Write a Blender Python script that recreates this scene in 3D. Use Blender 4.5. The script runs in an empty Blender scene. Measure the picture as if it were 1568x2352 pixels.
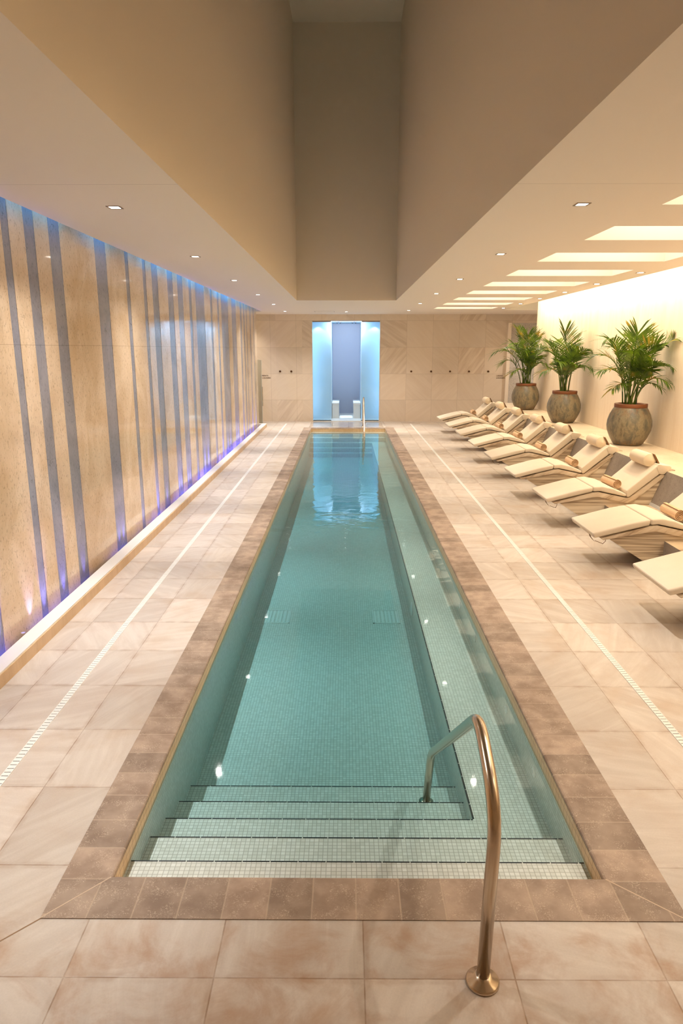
import bpy, bmesh, math, random
from mathutils import Vector, Matrix
random.seed(7)
S = bpy.context.scene
COL = S.collection
PI = math.pi

# ------------------------------------------------------------------ camera
F_PX, CAM_H = 1576.0, 2.25
PITCH = math.radians(13.384); YAW = math.radians(0.389)
fw = Vector((-math.sin(YAW)*math.cos(PITCH), math.cos(YAW)*math.cos(PITCH), -math.sin(PITCH)))
rt = Vector((math.cos(YAW), math.sin(YAW), 0)); up = rt.cross(fw)
cam_d = bpy.data.cameras.new('camera'); cam = bpy.data.objects.new('camera', cam_d); COL.objects.link(cam)
cam_d.sensor_fit = 'HORIZONTAL'; cam_d.sensor_width = 24.0; cam_d.lens = 24.0*F_PX/1568.0
cam_d.clip_start = 0.05
m = Matrix.Identity(4)
for i in range(3):
    m[i][0] = rt[i]; m[i][1] = up[i]; m[i][2] = -fw[i]
m[2][3] = CAM_H
cam.matrix_world = m
S.camera = cam

# ------------------------------------------------------------------ exposure, world, lights
S.view_settings.view_transform = 'Standard'; S.view_settings.look = 'None'
S.view_settings.exposure = 0.22; S.view_settings.gamma = 1.0
S.view_settings.use_curve_mapping = False
w = bpy.data.worlds.new('world'); S.world = w; w.use_nodes = True
w.node_tree.nodes['Background'].inputs[0].default_value = (1.0, .85, .7, 1)
w.node_tree.nodes['Background'].inputs[1].default_value = 0.05

CEIL = 3.278
def lamp(name, kind, loc, energy, color, aim=(0, 0, -1), **kw):
    d = bpy.data.lights.new(name, kind); d.energy = energy; d.color = color
    for k, v in kw.items(): setattr(d, k, v)
    o = bpy.data.objects.new(name, d); o.location = loc
    zl = -Vector(aim).normalized(); yl = Vector((0, 1, 0)) if abs(zl.y) < .7 else Vector((1, 0, 0))
    xl = yl.cross(zl).normalized(); yl = zl.cross(xl)
    o.rotation_euler = Matrix((xl, yl, zl)).transposed().to_euler()
    COL.objects.link(o); return o

P_SPOT_L, P_SPOT_R, P_SPOT_W = 112.0, 68.0, 26.0   # wide spill of each downlight; BEAM is its narrow core
B_SPOT_L, B_SPOT_R, B_SPOT_W = 205.0, 122.0, 22.0
C_LEFT, C_RIGHT, C_WALL = (1, .97, .94), (1, .91, .81), (1, .84, .67)
DL_LEFT = [2.85, 5.50, 8.31, 11.12, 14.02, 17.0, 20.1]
DL_RIGHT = [2.85, 5.41, 8.12, 10.95, 13.75, 16.7, 19.72]
DL_WALL = [6.65, 8.36, 10.06, 11.76, 13.45, 15.15, 16.80, 18.6]
SLOTS = [(1.27+1.69*k, 2.05+1.69*k) for k in range(11)]
SPOT = dict(spot_size=math.radians(128), spot_blend=1.0, shadow_soft_size=.025)
BEAM = dict(spot_size=math.radians(56), spot_blend=.85, shadow_soft_size=.025)
for X, ys_, pw, pb, col in ((-1.73, DL_LEFT, P_SPOT_L, B_SPOT_L, C_LEFT), (1.72, DL_RIGHT, P_SPOT_R, B_SPOT_R, C_RIGHT), (4.08, DL_WALL, P_SPOT_W, B_SPOT_W, C_WALL)):
    for y in ys_:
        k = .85 if y < 3 else (1.9 if X > 1 else 1.25) if y > 18 else 1
        lamp('downlight_spill', 'SPOT', (X, y, CEIL-.03), pw*k, col, **SPOT)
        lamp('downlight_beam', 'SPOT', (X, y, CEIL-.03), pb*k, col, **BEAM)
lamp('downlight_beam', 'SPOT', (0, 20.4, CEIL-.03), 60, C_RIGHT, **SPOT)
for x, y, e in ((5.75, 20.6, 110), (-3.3, 21.2, 90)): lamp('alcove_fill', 'SPOT', (x, y, CEIL-.03), e, C_RIGHT, **SPOT)  # unseen spots added to brighten the alcove and the entry
# warm strip hidden in the slot over the right wall
lamp('cove_strip', 'AREA', (4.42, 9.6, 3.52), 245, (1, .84, .58), aim=(.48, 0, -.88), shape='RECTANGLE', size=.10, size_y=17.6)
# daylight panels at the top of the ceiling slots
for a, b in SLOTS:
    lamp('slot_panel', 'AREA', (3.09, (a+b)/2, 3.88), 10, (1, .93, .83), shape='RECTANGLE', size=1.4, size_y=.6)
# blue lamps of the shower bay; side strips and top light are added fills
for s in (-1, 1):
    lamp('shower_spot', 'SPOT', (s*.93, 22.40, 3.05), 15, (.50, .78, 1), aim=(-s*.12, .02, -1), spot_size=math.radians(100), spot_blend=.4, shadow_soft_size=.015)
    lamp('shower_side_fill', 'AREA', (s*1.16, 22.2, 1.5), 6.3, (.58, .79, 1), aim=(-s*.8, .6, 0), shape='RECTANGLE', size=2.7, size_y=.05)  # unseen strip added behind the jamb to wash the side bay evenly
    lamp('shower_bench_light', 'SPOT', (s*.35, 23.3, 2.95), 260, (.70, .88, 1), spot_size=math.radians(26), spot_blend=.6, shadow_soft_size=.04)
lamp('shower_top_fill', 'AREA', (0, 22.3, 3.02), 29, (.70, .80, 1), aim=(0, .74, -.67), shape='RECTANGLE', size=.12, size_y=.85)  # unseen fill added behind the lintel for the shower interior

# ------------------------------------------------------------------ helpers
def link(name, me, mat=None, parent=None, smooth=False):
    o = bpy.data.objects.new(name, me); COL.objects.link(o)
    if mat is not None:
        for mm in (mat if isinstance(mat, (list, tuple)) else [mat]): me.materials.append(mm)
    if parent is not None: o.parent = parent
    if smooth:
        for p in me.polygons: p.use_smooth = True
    return o
def tag(o, label=None, cat=None, group=None, kind=None):
    if label: o['label'] = label
    if cat: o['category'] = cat
    if group: o['group'] = group
    if kind: o['kind'] = kind
    return o
def thing(name, label, cat, loc=(0, 0, 0), group=None):
    o = bpy.data.objects.new(name, None); o.location = loc; o.empty_display_size = .1
    COL.objects.link(o); return tag(o, label, cat, group)
def struct(name, bm_or_me, mat, parent=None, label=None, smooth=False):
    me = bm_or_me if isinstance(bm_or_me, bpy.types.Mesh) else fin(bm_or_me)
    o = link(name, me, mat, parent, smooth)
    if parent is None: o['kind'] = 'structure'
    if label: o['label'] = label
    return o
def fin(bm, recalc=False):
    if recalc: bmesh.ops.recalc_face_normals(bm, faces=bm.faces[:])
    me = bpy.data.meshes.new('mesh'); bm.to_mesh(me); bm.free(); return me
def quad(bm, pts, mi=0):
    f = bm.faces.new([bm.verts.new(p) for p in pts]); f.material_index = mi; return f
def box(bm, x0, x1, y0, y1, z0, z1, mi=0):
    v = [bm.verts.new((x, y, z)) for z in (z0, z1) for y in (y0, y1) for x in (x0, x1)]
    for idx in ((0, 2, 3, 1), (4, 5, 7, 6), (0, 1, 5, 4), (2, 6, 7, 3), (0, 4, 6, 2), (1, 3, 7, 5)):
        f = bm.faces.new([v[i] for i in idx]); f.material_index = mi
def BX(*a):
    bm = bmesh.new(); box(bm, *a); return bm
def bevel(bm, w_, seg=2, ang=30):
    bmesh.ops.recalc_face_normals(bm, faces=bm.faces[:])
    es = [e for e in bm.edges if len(e.link_faces) == 2 and e.calc_face_angle(0) > math.radians(ang)]
    bmesh.ops.bevel(bm, geom=es, offset=w_, segments=seg, profile=.6, affect='EDGES', clamp_overlap=True)
    return bm
def prism(bm, prof, y0, y1, ny=1, bulge=0.0):
    """profile of (x, z) extruded along y"""
    n = len(prof); rows = []
    for j in range(ny+1):
        y = y0+(y1-y0)*j/ny
        rows.append([bm.verts.new((x, y, z)) for x, z in prof])
    for j in range(ny):
        for i in range(n):
            k = (i+1) % n
            bm.faces.new([rows[j][i], rows[j][k], rows[j+1][k], rows[j+1][i]])
    bm.faces.new(rows[0][::-1]); bm.faces.new(rows[-1])
    return bm
def tube(bm, pts, rad, n=12, cap=True):
    pts = [Vector(p) for p in pts]; rings = []
    if not isinstance(rad, (list, tuple)): rad = [rad]*len(pts)
    t0 = (pts[1]-pts[0]).normalized()
    a = t0.orthogonal().normalized()
    for i, p in enumerate(pts):
        t = (pts[min(i+1, len(pts)-1)]-pts[max(i-1, 0)]).normalized()
        a = (a-t*a.dot(t)).normalized(); b = t.cross(a)
        rings.append([bm.verts.new(p+(a*math.cos(2*PI*k/n)+b*math.sin(2*PI*k/n))*rad[i]) for k in range(n)])
    for i in range(len(pts)-1):
        for k in range(n):
            l = (k+1) % n
            bm.faces.new([rings[i][k], rings[i][l], rings[i+1][l], rings[i+1][k]])
    if cap: bm.faces.new(rings[0][::-1]); bm.faces.new(rings[-1])
    return bm
def smooth_path(pts, r, n=6):
    """round the corners of a polyline"""
    P = [Vector(p) for p in pts]; out = [P[0]]
    for i in range(1, len(P)-1):
        a = (P[i-1]-P[i]); b = (P[i+1]-P[i]); ri = min(r[i-1] if isinstance(r, (list, tuple)) else r, a.length*.48, b.length*.48)
        A = P[i]+a.normalized()*ri; B = P[i]+b.normalized()*ri
        for k in range(n+1):
            t = k/n; out.append(A*(1-t)**2+P[i]*2*t*(1-t)+B*t*t)
    out.append(P[-1]); return out
def lathe(bm, prof, n=40, cx=0, cy=0, mi=0):
    rings = [[bm.verts.new((cx+r*math.cos(2*PI*k/n), cy+r*math.sin(2*PI*k/n), z)) for k in range(n)] for r, z in prof]
    for i in range(len(prof)-1):
        for k in range(n):
            l = (k+1) % n
            f = bm.faces.new([rings[i][k], rings[i][l], rings[i+1][l], rings[i+1][k]]); f.material_index = mi
    return rings
def copy_tree(o, parent=None):
    c = o.copy(); COL.objects.link(c)
    if parent is not None: c.parent = parent
    for ch in list(o.children): copy_tree(ch, c)
    return c

# ------------------------------------------------------------------ materials
def srgb(r, g, b):
    f = lambda c: (c/255/12.92 if c/255 <= .04045 else ((c/255+.055)/1.055)**2.4)
    return (f(r), f(g), f(b), 1)
class NT:
    def __init__(s, name):
        s.m = bpy.data.materials.new(name); s.m.use_nodes = True; s.t = s.m.node_tree
        s.b = s.t.nodes['Principled BSDF']; s.out = s.t.nodes['Material Output']
    def n(s, typ, **kw):
        nd = s.t.nodes.new(typ)
        for k, v in kw.items():
            if k.startswith('i_'):
                key = k[2:]; key = int(key) if key.isdigit() else key
                s.put(nd.inputs[key], v)
            else: setattr(nd, k, v)
        return nd
    def put(s, sock, v):
        if isinstance(v, bpy.types.NodeSocket): s.t.links.new(v, sock)
        else: sock.default_value = v
    def math(s, op, a, b=0.0, c=None):
        nd = s.n('ShaderNodeMath', operation=op); s.put(nd.inputs[0], a); s.put(nd.inputs[1], b)
        if c is not None: s.put(nd.inputs[2], c)
        return nd.outputs[0]
    def pos(s): return s.n('ShaderNodeNewGeometry').outputs['Position']
    def objc(s): return s.n('ShaderNodeTexCoord').outputs['Object']
    def sep(s, v): return s.n('ShaderNodeSeparateXYZ', i_0=v).outputs
    def comb(s, x, y, z): return s.n('ShaderNodeCombineXYZ', i_0=x, i_1=y, i_2=z).outputs[0]
    def scale(s, v, k):
        nd = s.n('ShaderNodeVectorMath', operation='MULTIPLY'); s.put(nd.inputs[0], v); nd.inputs[1].default_value = k
        return nd.outputs[0]
    def noise(s, v, scale, detail=4, rough=.55, dist=0):
        nd = s.n('ShaderNodeTexNoise'); s.put(nd.inputs['Vector'], v)
        nd.inputs['Scale'].default_value = scale; nd.inputs['Detail'].default_value = detail
        nd.inputs['Roughness'].default_value = rough; nd.inputs['Distortion'].default_value = dist
        return nd.outputs['Fac']
    def ramp(s, f, stops):
        nd = s.n('ShaderNodeValToRGB', i_0=f); e = nd.color_ramp.elements
        while len(e) < len(stops): e.new(.5)
        for el, (p, c) in zip(e, stops): el.position = p; el.color = c if len(c) == 4 else (*c, 1)
        return nd.outputs[0]
    def smooth(s, f, a, b):
        nd = s.n('ShaderNodeMapRange', interpolation_type='SMOOTHSTEP', i_0=f, i_1=a, i_2=b); return nd.outputs[0]
    def mix(s, f, a, b, mode='MIX'):
        nd = s.n('ShaderNodeMix', data_type='RGBA', blend_type=mode)
        s.put(nd.inputs[0], f); s.put(nd.inputs[6], a); s.put(nd.inputs[7], b); return nd.outputs[2]
    def val(s, col, v):
        """multiply a colour by a factor"""
        return s.n('ShaderNodeVectorMath', operation='SCALE', i_0=col, i_3=v).outputs[0]
    def bump(s, h, strength=.2, dist=.01):
        nd = s.n('ShaderNodeBump', i_Height=h, i_Strength=strength, i_Distance=dist); s.put(s.b.inputs['Normal'], nd.outputs[0])
    def set(s, col=None, rough=None, metal=None, spec=None):
        if col is not None: s.put(s.b.inputs['Base Color'], col)
        if rough is not None: s.put(s.b.inputs['Roughness'], rough)
        if metal is not None: s.b.inputs['Metallic'].default_value = metal
        if spec is not None: s.b.inputs['Specular IOR Level'].default_value = spec
        return s
    def line(s, c, o, d, wd):
        """(1 on a joint, cell index) along one coordinate"""
        u = s.math('DIVIDE', s.math('SUBTRACT', c, o), d)
        fr = s.math('FRACT', u); dist = s.math('MULTIPLY', s.math('MINIMUM', fr, s.math('SUBTRACT', 1.0, fr)), d)
        return s.math('SUBTRACT', 1.0, s.smooth(dist, wd*.4, wd)), s.math('FLOOR', u)
    def rnd(s, x, y, z=0.0):
        return s.n('ShaderNodeTexWhiteNoise', noise_dimensions='3D', i_Vector=s.comb(x, y, z)).outputs['Value']

def M_plain(name, col, rough=.5, metal=0, spec=.5, noise=0, ns=20):
    t = NT(name)
    if noise:
        f = t.noise(t.objc(), ns, 4)
        c = t.mix(f, tuple(x*(1-noise) for x in col[:3])+(1,), tuple(min(1, x*(1+noise)) for x in col[:3])+(1,))
        t.set(c, rough, metal, spec); t.bump(f, .08, .004)
    else: t.set(col, rough, metal, spec)
    return t.m
def M_emit(name, col, k):
    t = NT(name); t.set((.8, .8, .8, 1)); t.b.inputs['Emission Color'].default_value = col; t.b.inputs['Emission Strength'].default_value = k; return t.m

def M_floor():
    t = NT('limestone_floor'); p = t.pos(); x, y, z = t.sep(p)
    lx, ix = t.line(x, -1.037, .5535, .0038); ly, iy = t.line(y, 4.300, .5615, .0038)
    r = t.rnd(ix, iy); r2 = t.rnd(ix, iy, 7.0)
    off = t.math('MULTIPLY', r, 37.0)
    ang = t.math('MULTIPLY', r2, 3.1)
    rot = t.n('ShaderNodeVectorRotate', rotation_type='Z_AXIS', i_Vector=p, i_Angle=ang).outputs[0]
    rx, ry, rz = t.sep(rot)
    vein = t.noise(t.comb(t.math('ADD', t.math('MULTIPLY', rx, .7), off), t.math('MULTIPLY', ry, 5.0), off), 2.2, 6, .6, .6)
    cloud = t.noise(t.comb(t.math('ADD', x, off), y, off), 2.6, 4)
    fine = t.noise(p, 120, 2)
    c = t.mix(t.smooth(vein, .35, .72), srgb(208, 195, 181), srgb(221, 210, 197))
    c = t.mix(t.math('MULTIPLY', t.smooth(cloud, .5, .75), .5), c, srgb(196, 170, 142))
    c = t.val(c, t.math('MULTIPLY_ADD', r, .20, .86))
    c = t.val(c, t.math('MULTIPLY_ADD', fine, .14, .93))
    # stain along the joints
    wob = t.noise(p, 9, 3)
    sx, _ = t.line(x, -1.037, .5535, .03); sy, _ = t.line(y, 4.300, .5615, .03)
    st = t.math('MULTIPLY', t.math('MAXIMUM', sx, sy), t.math('MULTIPLY', t.smooth(wob, .35, .7), .28))
    c = t.mix(st, c, srgb(150, 112, 76))
    j = t.math('MAXIMUM', lx, ly)
    near = t.math('SUBTRACT', 1.0, t.smooth(y, 2.2, 2.45))
    pat = t.smooth(t.noise(t.comb(x, y, off), 3.4, 5, .65, .5), .42, .68)
    c = t.mix(t.math('MULTIPLY', pat, t.math('MULTIPLY_ADD', near, .45, .10)), c, srgb(164, 116, 68))
    c = t.mix(t.math('MULTIPLY', j, t.math('MULTIPLY_ADD', t.smooth(wob, .3, .7), .5, .3)), c, srgb(146, 114, 84))
    wet = t.math('MULTIPLY', t.math('GREATER_THAN', y, 20.0), t.math('LESS_THAN', t.math('ABSOLUTE', x), 1.10))
    t.set(c, t.math('MULTIPLY', t.math('MULTIPLY_ADD', cloud, .2, .30), t.math('MULTIPLY_ADD', wet, -.7, 1.0)), spec=.45)
    t.bump(t.math('SUBTRACT', t.math('MULTIPLY', fine, .25), j), .25, .003)
    return t.m
def M_coping(axis):
    t = NT('coping_stone_'+axis); p = t.pos(); x, y, z = t.sep(p)
    if axis == 'y': l, i = t.line(y, 2.53, .192, .005)
    else: l, i = t.line(x, -.871, .1832, .005)
    r = t.rnd(i, 3.0, t.math('SIGN', t.math('ADD', x, y)) if axis == 'y' else 0.0)
    c = t.mix(t.smooth(t.noise(p, 6, 4), .3, .7), srgb(148, 126, 108), srgb(182, 160, 140))
    c = t.val(c, t.math('MULTIPLY_ADD', r, .34, .78))
    spk = t.smooth(t.noise(p, 170, 3, .75), .53, .64)
    pat = t.smooth(t.noise(p, 14, 3), .42, .62)
    c = t.mix(t.math('MULTIPLY', t.math('MULTIPLY', spk, pat), .55), c, srgb(228, 208, 184))
    c = t.mix(t.math('MULTIPLY', l, .45), c, srgb(200, 178, 154))
    t.set(c, .6, spec=.35); t.bump(t.math('SUBTRACT', t.noise(p, 70, 4, .7), l), .35, .004)
    return t.m
def M_mosaic(name, ca, cb, size, grout, gw=.0022, gf=.65):
    t = NT(name); p = t.pos(); c3 = t.sep(p); nrm = t.sep(t.n('ShaderNodeNewGeometry').outputs['True Normal'])
    mask = None; ids = []
    for k in range(3):
        l, i = t.line(c3[k], .004, size, gw)
        l = t.math('MULTIPLY', l, t.math('LESS_THAN', t.math('ABSOLUTE', nrm[k]), .5))
        mask = l if mask is None else t.math('MAXIMUM', mask, l); ids.append(i)
    r = t.rnd(*ids)
    c = t.mix(r, ca, cb); c = t.mix(t.math('MULTIPLY', mask, gf), c, grout)
    t.set(c, .35, spec=.4); t.bump(t.math('SUBTRACT', 1.0, mask), .2, .002)
    return t.m
def M_backwall():
    t = NT('honed_marble_tiles'); p = t.pos(); x, y, z = t.sep(p)
    xs = t.math('SUBTRACT', t.math('ABSOLUTE', x), 0.0)
    lx, ix = t.line(x, 1.87, .81, .004); lz, iz = t.line(z, .68, .805, .004)
    left = t.math('LESS_THAN', x, 0.0)
    lxl, ixl = t.line(x, -1.555, .80, .004)
    lx = t.mix(left, lx, lxl); ix = t.math('ADD', ix, t.math('MULTIPLY', left, 20.0))
    r = t.rnd(ix, iz); r2 = t.rnd(ix, iz, 4.0)
    ang = t.math('MULTIPLY_ADD', t.math('ROUND', r2), 1.5, t.math('MULTIPLY_ADD', r, .5, -1.0))
    rot = t.n('ShaderNodeVectorRotate', rotation_type='Y_AXIS', i_Vector=p, i_Angle=ang).outputs[0]
    rx, ry, rz = t.sep(rot); off = t.math('MULTIPLY', r, 51.0)
    v = t.noise(t.comb(t.math('MULTIPLY_ADD', rx, .5, off), off, t.math('MULTIPLY', rz, 4.5)), 2.0, 5, .6, .5)
    c = t.mix(t.smooth(v, .36, .66), t.mix(t.smooth(r, .5, 1.0), srgb(228, 211, 190), srgb(212, 192, 169)), srgb(232, 216, 196))
    c = t.val(c, t.math('MULTIPLY_ADD', r2, .12, .95))
    j = t.math('MAXIMUM', lx, lz)
    c = t.mix(t.math('MULTIPLY', j, .5), c, srgb(150, 124, 98))
    t.set(c, .38, spec=.4); t.bump(t.math('SUBTRACT', 1.0, j), .2, .002); return t.m
def M_fleck(name, base, alt, fleck, rough=.07, stretch=(1, .9, .62), amount=.46, vein=.35, joints=None):
    t = NT(name); p = t.pos(); q = t.scale(p, stretch)
    big = t.noise(q, 2.2, 5, .6, .8)
    c = t.mix(t.smooth(big, .35, .7), base, alt)
    dist = t.n('ShaderNodeVectorMath', operation='ADD', i_0=q, i_1=t.scale(t.n('ShaderNodeTexNoise', i_Vector=q, i_Scale=9.0).outputs['Color'], (.13, .13, .13))).outputs[0]
    vo = t.n('ShaderNodeTexVoronoi', feature='DISTANCE_TO_EDGE', i_Vector=dist, i_Scale=21.0).outputs['Distance']
    crack = t.math('MULTIPLY', t.math('SUBTRACT', 1.0, t.smooth(vo, .0, .045)), t.smooth(t.noise(q, 6, 4, .65), .52, .68))
    sp = t.smooth(t.noise(t.scale(q, (1, 1, .8)), 52, 6, .8), .54, .63)
    c = t.mix(t.math('MULTIPLY', sp, amount), c, fleck)
    c = t.mix(t.math('MULTIPLY', crack, vein), c, fleck)
    if joints:
        l, _ = t.line(t.sep(p)[2], joints[0], joints[1], .003); c = t.mix(t.math('MULTIPLY', l, .4), c, fleck)
    t.set(c, rough, spec=.5); return t.m
def M_striped():
    t = NT('banded_marble'); p = t.pos(); x, y, z = t.sep(p)
    q = t.comb(t.math('MULTIPLY', x, .35), t.math('MULTIPLY', y, .9), t.math('MULTIPLY', z, 13.0))
    v = t.noise(q, 1.3, 4, .6, .12)
    c = t.ramp(v, [(.36, srgb(232, 218, 196)), (.47, srgb(214, 196, 170)), (.54, srgb(158, 136, 112)), (.62, srgb(208, 190, 166))])
    t.set(c, .3, spec=.4); return t.m
def M_veined(name, a, b, dark, ang=.6, rough=.3):
    t = NT(name); p = t.pos()
    rot = t.n('ShaderNodeVectorRotate', rotation_type='Y_AXIS', i_Vector=p, i_Angle=ang).outputs[0]
    v = t.noise(t.scale(rot, (.6, 1.2, 5)), 2.2, 5, .6, .6)
    c = t.ramp(v, [(.36, a), (.52, b), (.6, dark), (.68, b)])
    t.set(c, rough, spec=.4); return t.m
def M_fabric(name, col, sc=420, dk=.9):
    t = NT(name); p = t.objc(); f = t.noise(t.scale(p, (1, .25, 1)), sc, 2); g = t.noise(p, 6, 3)
    c = t.mix(f, tuple(k*dk for k in col[:3])+(1,), col); c = t.val(c, t.math('MULTIPLY_ADD', g, .1, .95))
    t.set(c, .92, spec=.15); t.b.inputs['Sheen Weight'].default_value = .15
    t.bump(t.math('ADD', f, t.math('MULTIPLY', g, 1.5)), .25, .003); return t.m
def M_steel(name, col, rough=.22):
    t = NT(name); p = t.objc(); f = t.noise(t.scale(p, (30, 30, 2)), 12, 3)
    t.set(col, t.math('MULTIPLY_ADD', f, .12, rough-.06), 1.0); return t.m
def M_pot():
    t = NT('glazed_olive_pot'); p = t.objc(); x, y, z = t.sep(p)
    a = t.noise(t.scale(p, (3, 3, 1.6)), 2.5, 6, .65, .4)
    drip = t.noise(t.scale(p, (16, 16, 1.6)), 1.6, 5, .6)
    c = t.ramp(a, [(.3, srgb(80, 82, 76)), (.45, srgb(112, 106, 90)), (.56, srgb(146, 134, 108)), (.7, srgb(104, 94, 76))])
    topm = t.math('MULTIPLY', t.smooth(z, .36, .62), t.smooth(drip, .42, .66))
    c = t.mix(t.math('MULTIPLY', topm, .45), c, srgb(150, 92, 48))
    bot = t.math('MULTIPLY', t.math('SUBTRACT', 1.0, t.smooth(z, .02, .13)), t.smooth(drip, .4, .6))
    c = t.mix(t.math('MULTIPLY', bot, .7), c, srgb(140, 104, 62))
    spk = t.smooth(t.noise(p, 60, 4, .75), .6, .68)
    c = t.mix(t.math('MULTIPLY', spk, .6), c, srgb(60, 50, 38))
    t.set(c, t.math('MULTIPLY_ADD', a, .3, .22), spec=.5); t.bump(t.noise(t.scale(p, (1, 1, 4)), 22, 4, .6), .3, .006); return t.m
def M_leaf(name, a, b, tip):
    t = NT(name); p = t.objc(); f = t.noise(p, 7, 3); g = t.noise(p, 3.1, 2)
    c = t.mix(t.smooth(f, .3, .7), a, b); c = t.mix(t.math('MULTIPLY', t.smooth(g, .56, .72), .65), c, tip)
    d = t.n('ShaderNodeBsdfDiffuse', i_Color=c); tr = t.n('ShaderNodeBsdfTranslucent', i_Color=t.val(c, 1.25)); gl = t.n('ShaderNodeBsdfGlossy', i_Color=(1, 1, 1, 1), i_Roughness=.35)
    s1 = t.n('ShaderNodeMixShader', i_0=.35, i_1=d.outputs[0], i_2=tr.outputs[0]); s2 = t.n('ShaderNodeMixShader', i_0=.05, i_1=s1.outputs[0], i_2=gl.outputs[0])
    t.t.links.new(s2.outputs[0], t.out.inputs[0]); return t.m
def M_ceiling():
    t = NT('painted_ceiling'); p = t.pos(); x, y, z = t.sep(p)
    l = t.math('SUBTRACT', 1.0, t.smooth(t.math('ABSOLUTE', t.math('SUBTRACT', y, 4.77)), .002, .006))
    c = t.mix(t.math('MULTIPLY', l, .3), srgb(242, 230, 216), srgb(120, 100, 84))
    t.set(c, .8, spec=.1); return t.m
def M_water():
    t = NT('pool_water'); p = t.pos(); x, y, z = t.sep(p)
    q = t.comb(t.math('MULTIPLY', x, .8), t.math('MULTIPLY', y, 1.0), 0.0)
    n1 = t.noise(q, 3.2, 3, .5, .5); n2 = t.noise(t.scale(p, (1.1, 1.6, 1)), .9, 2, .5)
    zone = t.math('MULTIPLY', t.smooth(y, 6.0, 9.5), t.math('SUBTRACT', 1.0, t.smooth(y, 13.5, 17.0)))
    h = t.math('ADD', t.math('MULTIPLY', n1, t.math('MULTIPLY_ADD', zone, .9, .10)), t.math('MULTIPLY', n2, .35))
    bp = t.n('ShaderNodeBump', i_Height=h, i_Strength=.15, i_Distance=.04)
    fr = t.n('ShaderNodeFresnel', i_IOR=1.33, i_Normal=bp.outputs[0])
    gl = t.n('ShaderNodeBsdfGlossy', i_Color=(1, 1, 1, 1), i_Roughness=.035, i_Normal=bp.outputs[0])
    tr = t.n('ShaderNodeBsdfTransparent', i_Color=(1, 1, 1, 1))
    mx = t.n('ShaderNodeMixShader', i_0=fr.outputs[0], i_1=tr.outputs[0], i_2=gl.outputs[0])
    t.t.links.new(mx.outputs[0], t.out.inputs[0])
    va = t.n('ShaderNodeVolumeAbsorption', i_Color=(.08, .70, .80, 1), i_Density=.72)
    t.t.links.new(va.outputs[0], t.out.inputs['Volume']); return t.m
def M_pane(name, tint, refl=.08):
    t = NT(name); fr = t.n('ShaderNodeFresnel', i_IOR=1.45)
    gl = t.n('ShaderNodeBsdfGlossy', i_Color=(1, 1, 1, 1), i_Roughness=.03); tr = t.n('ShaderNodeBsdfTransparent', i_Color=tint)
    mx = t.n('ShaderNodeMixShader', i_0=fr.outputs[0], i_1=tr.outputs[0], i_2=gl.outputs[0]); t.t.links.new(mx.outputs[0], t.out.inputs[0]); return t.m

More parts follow.
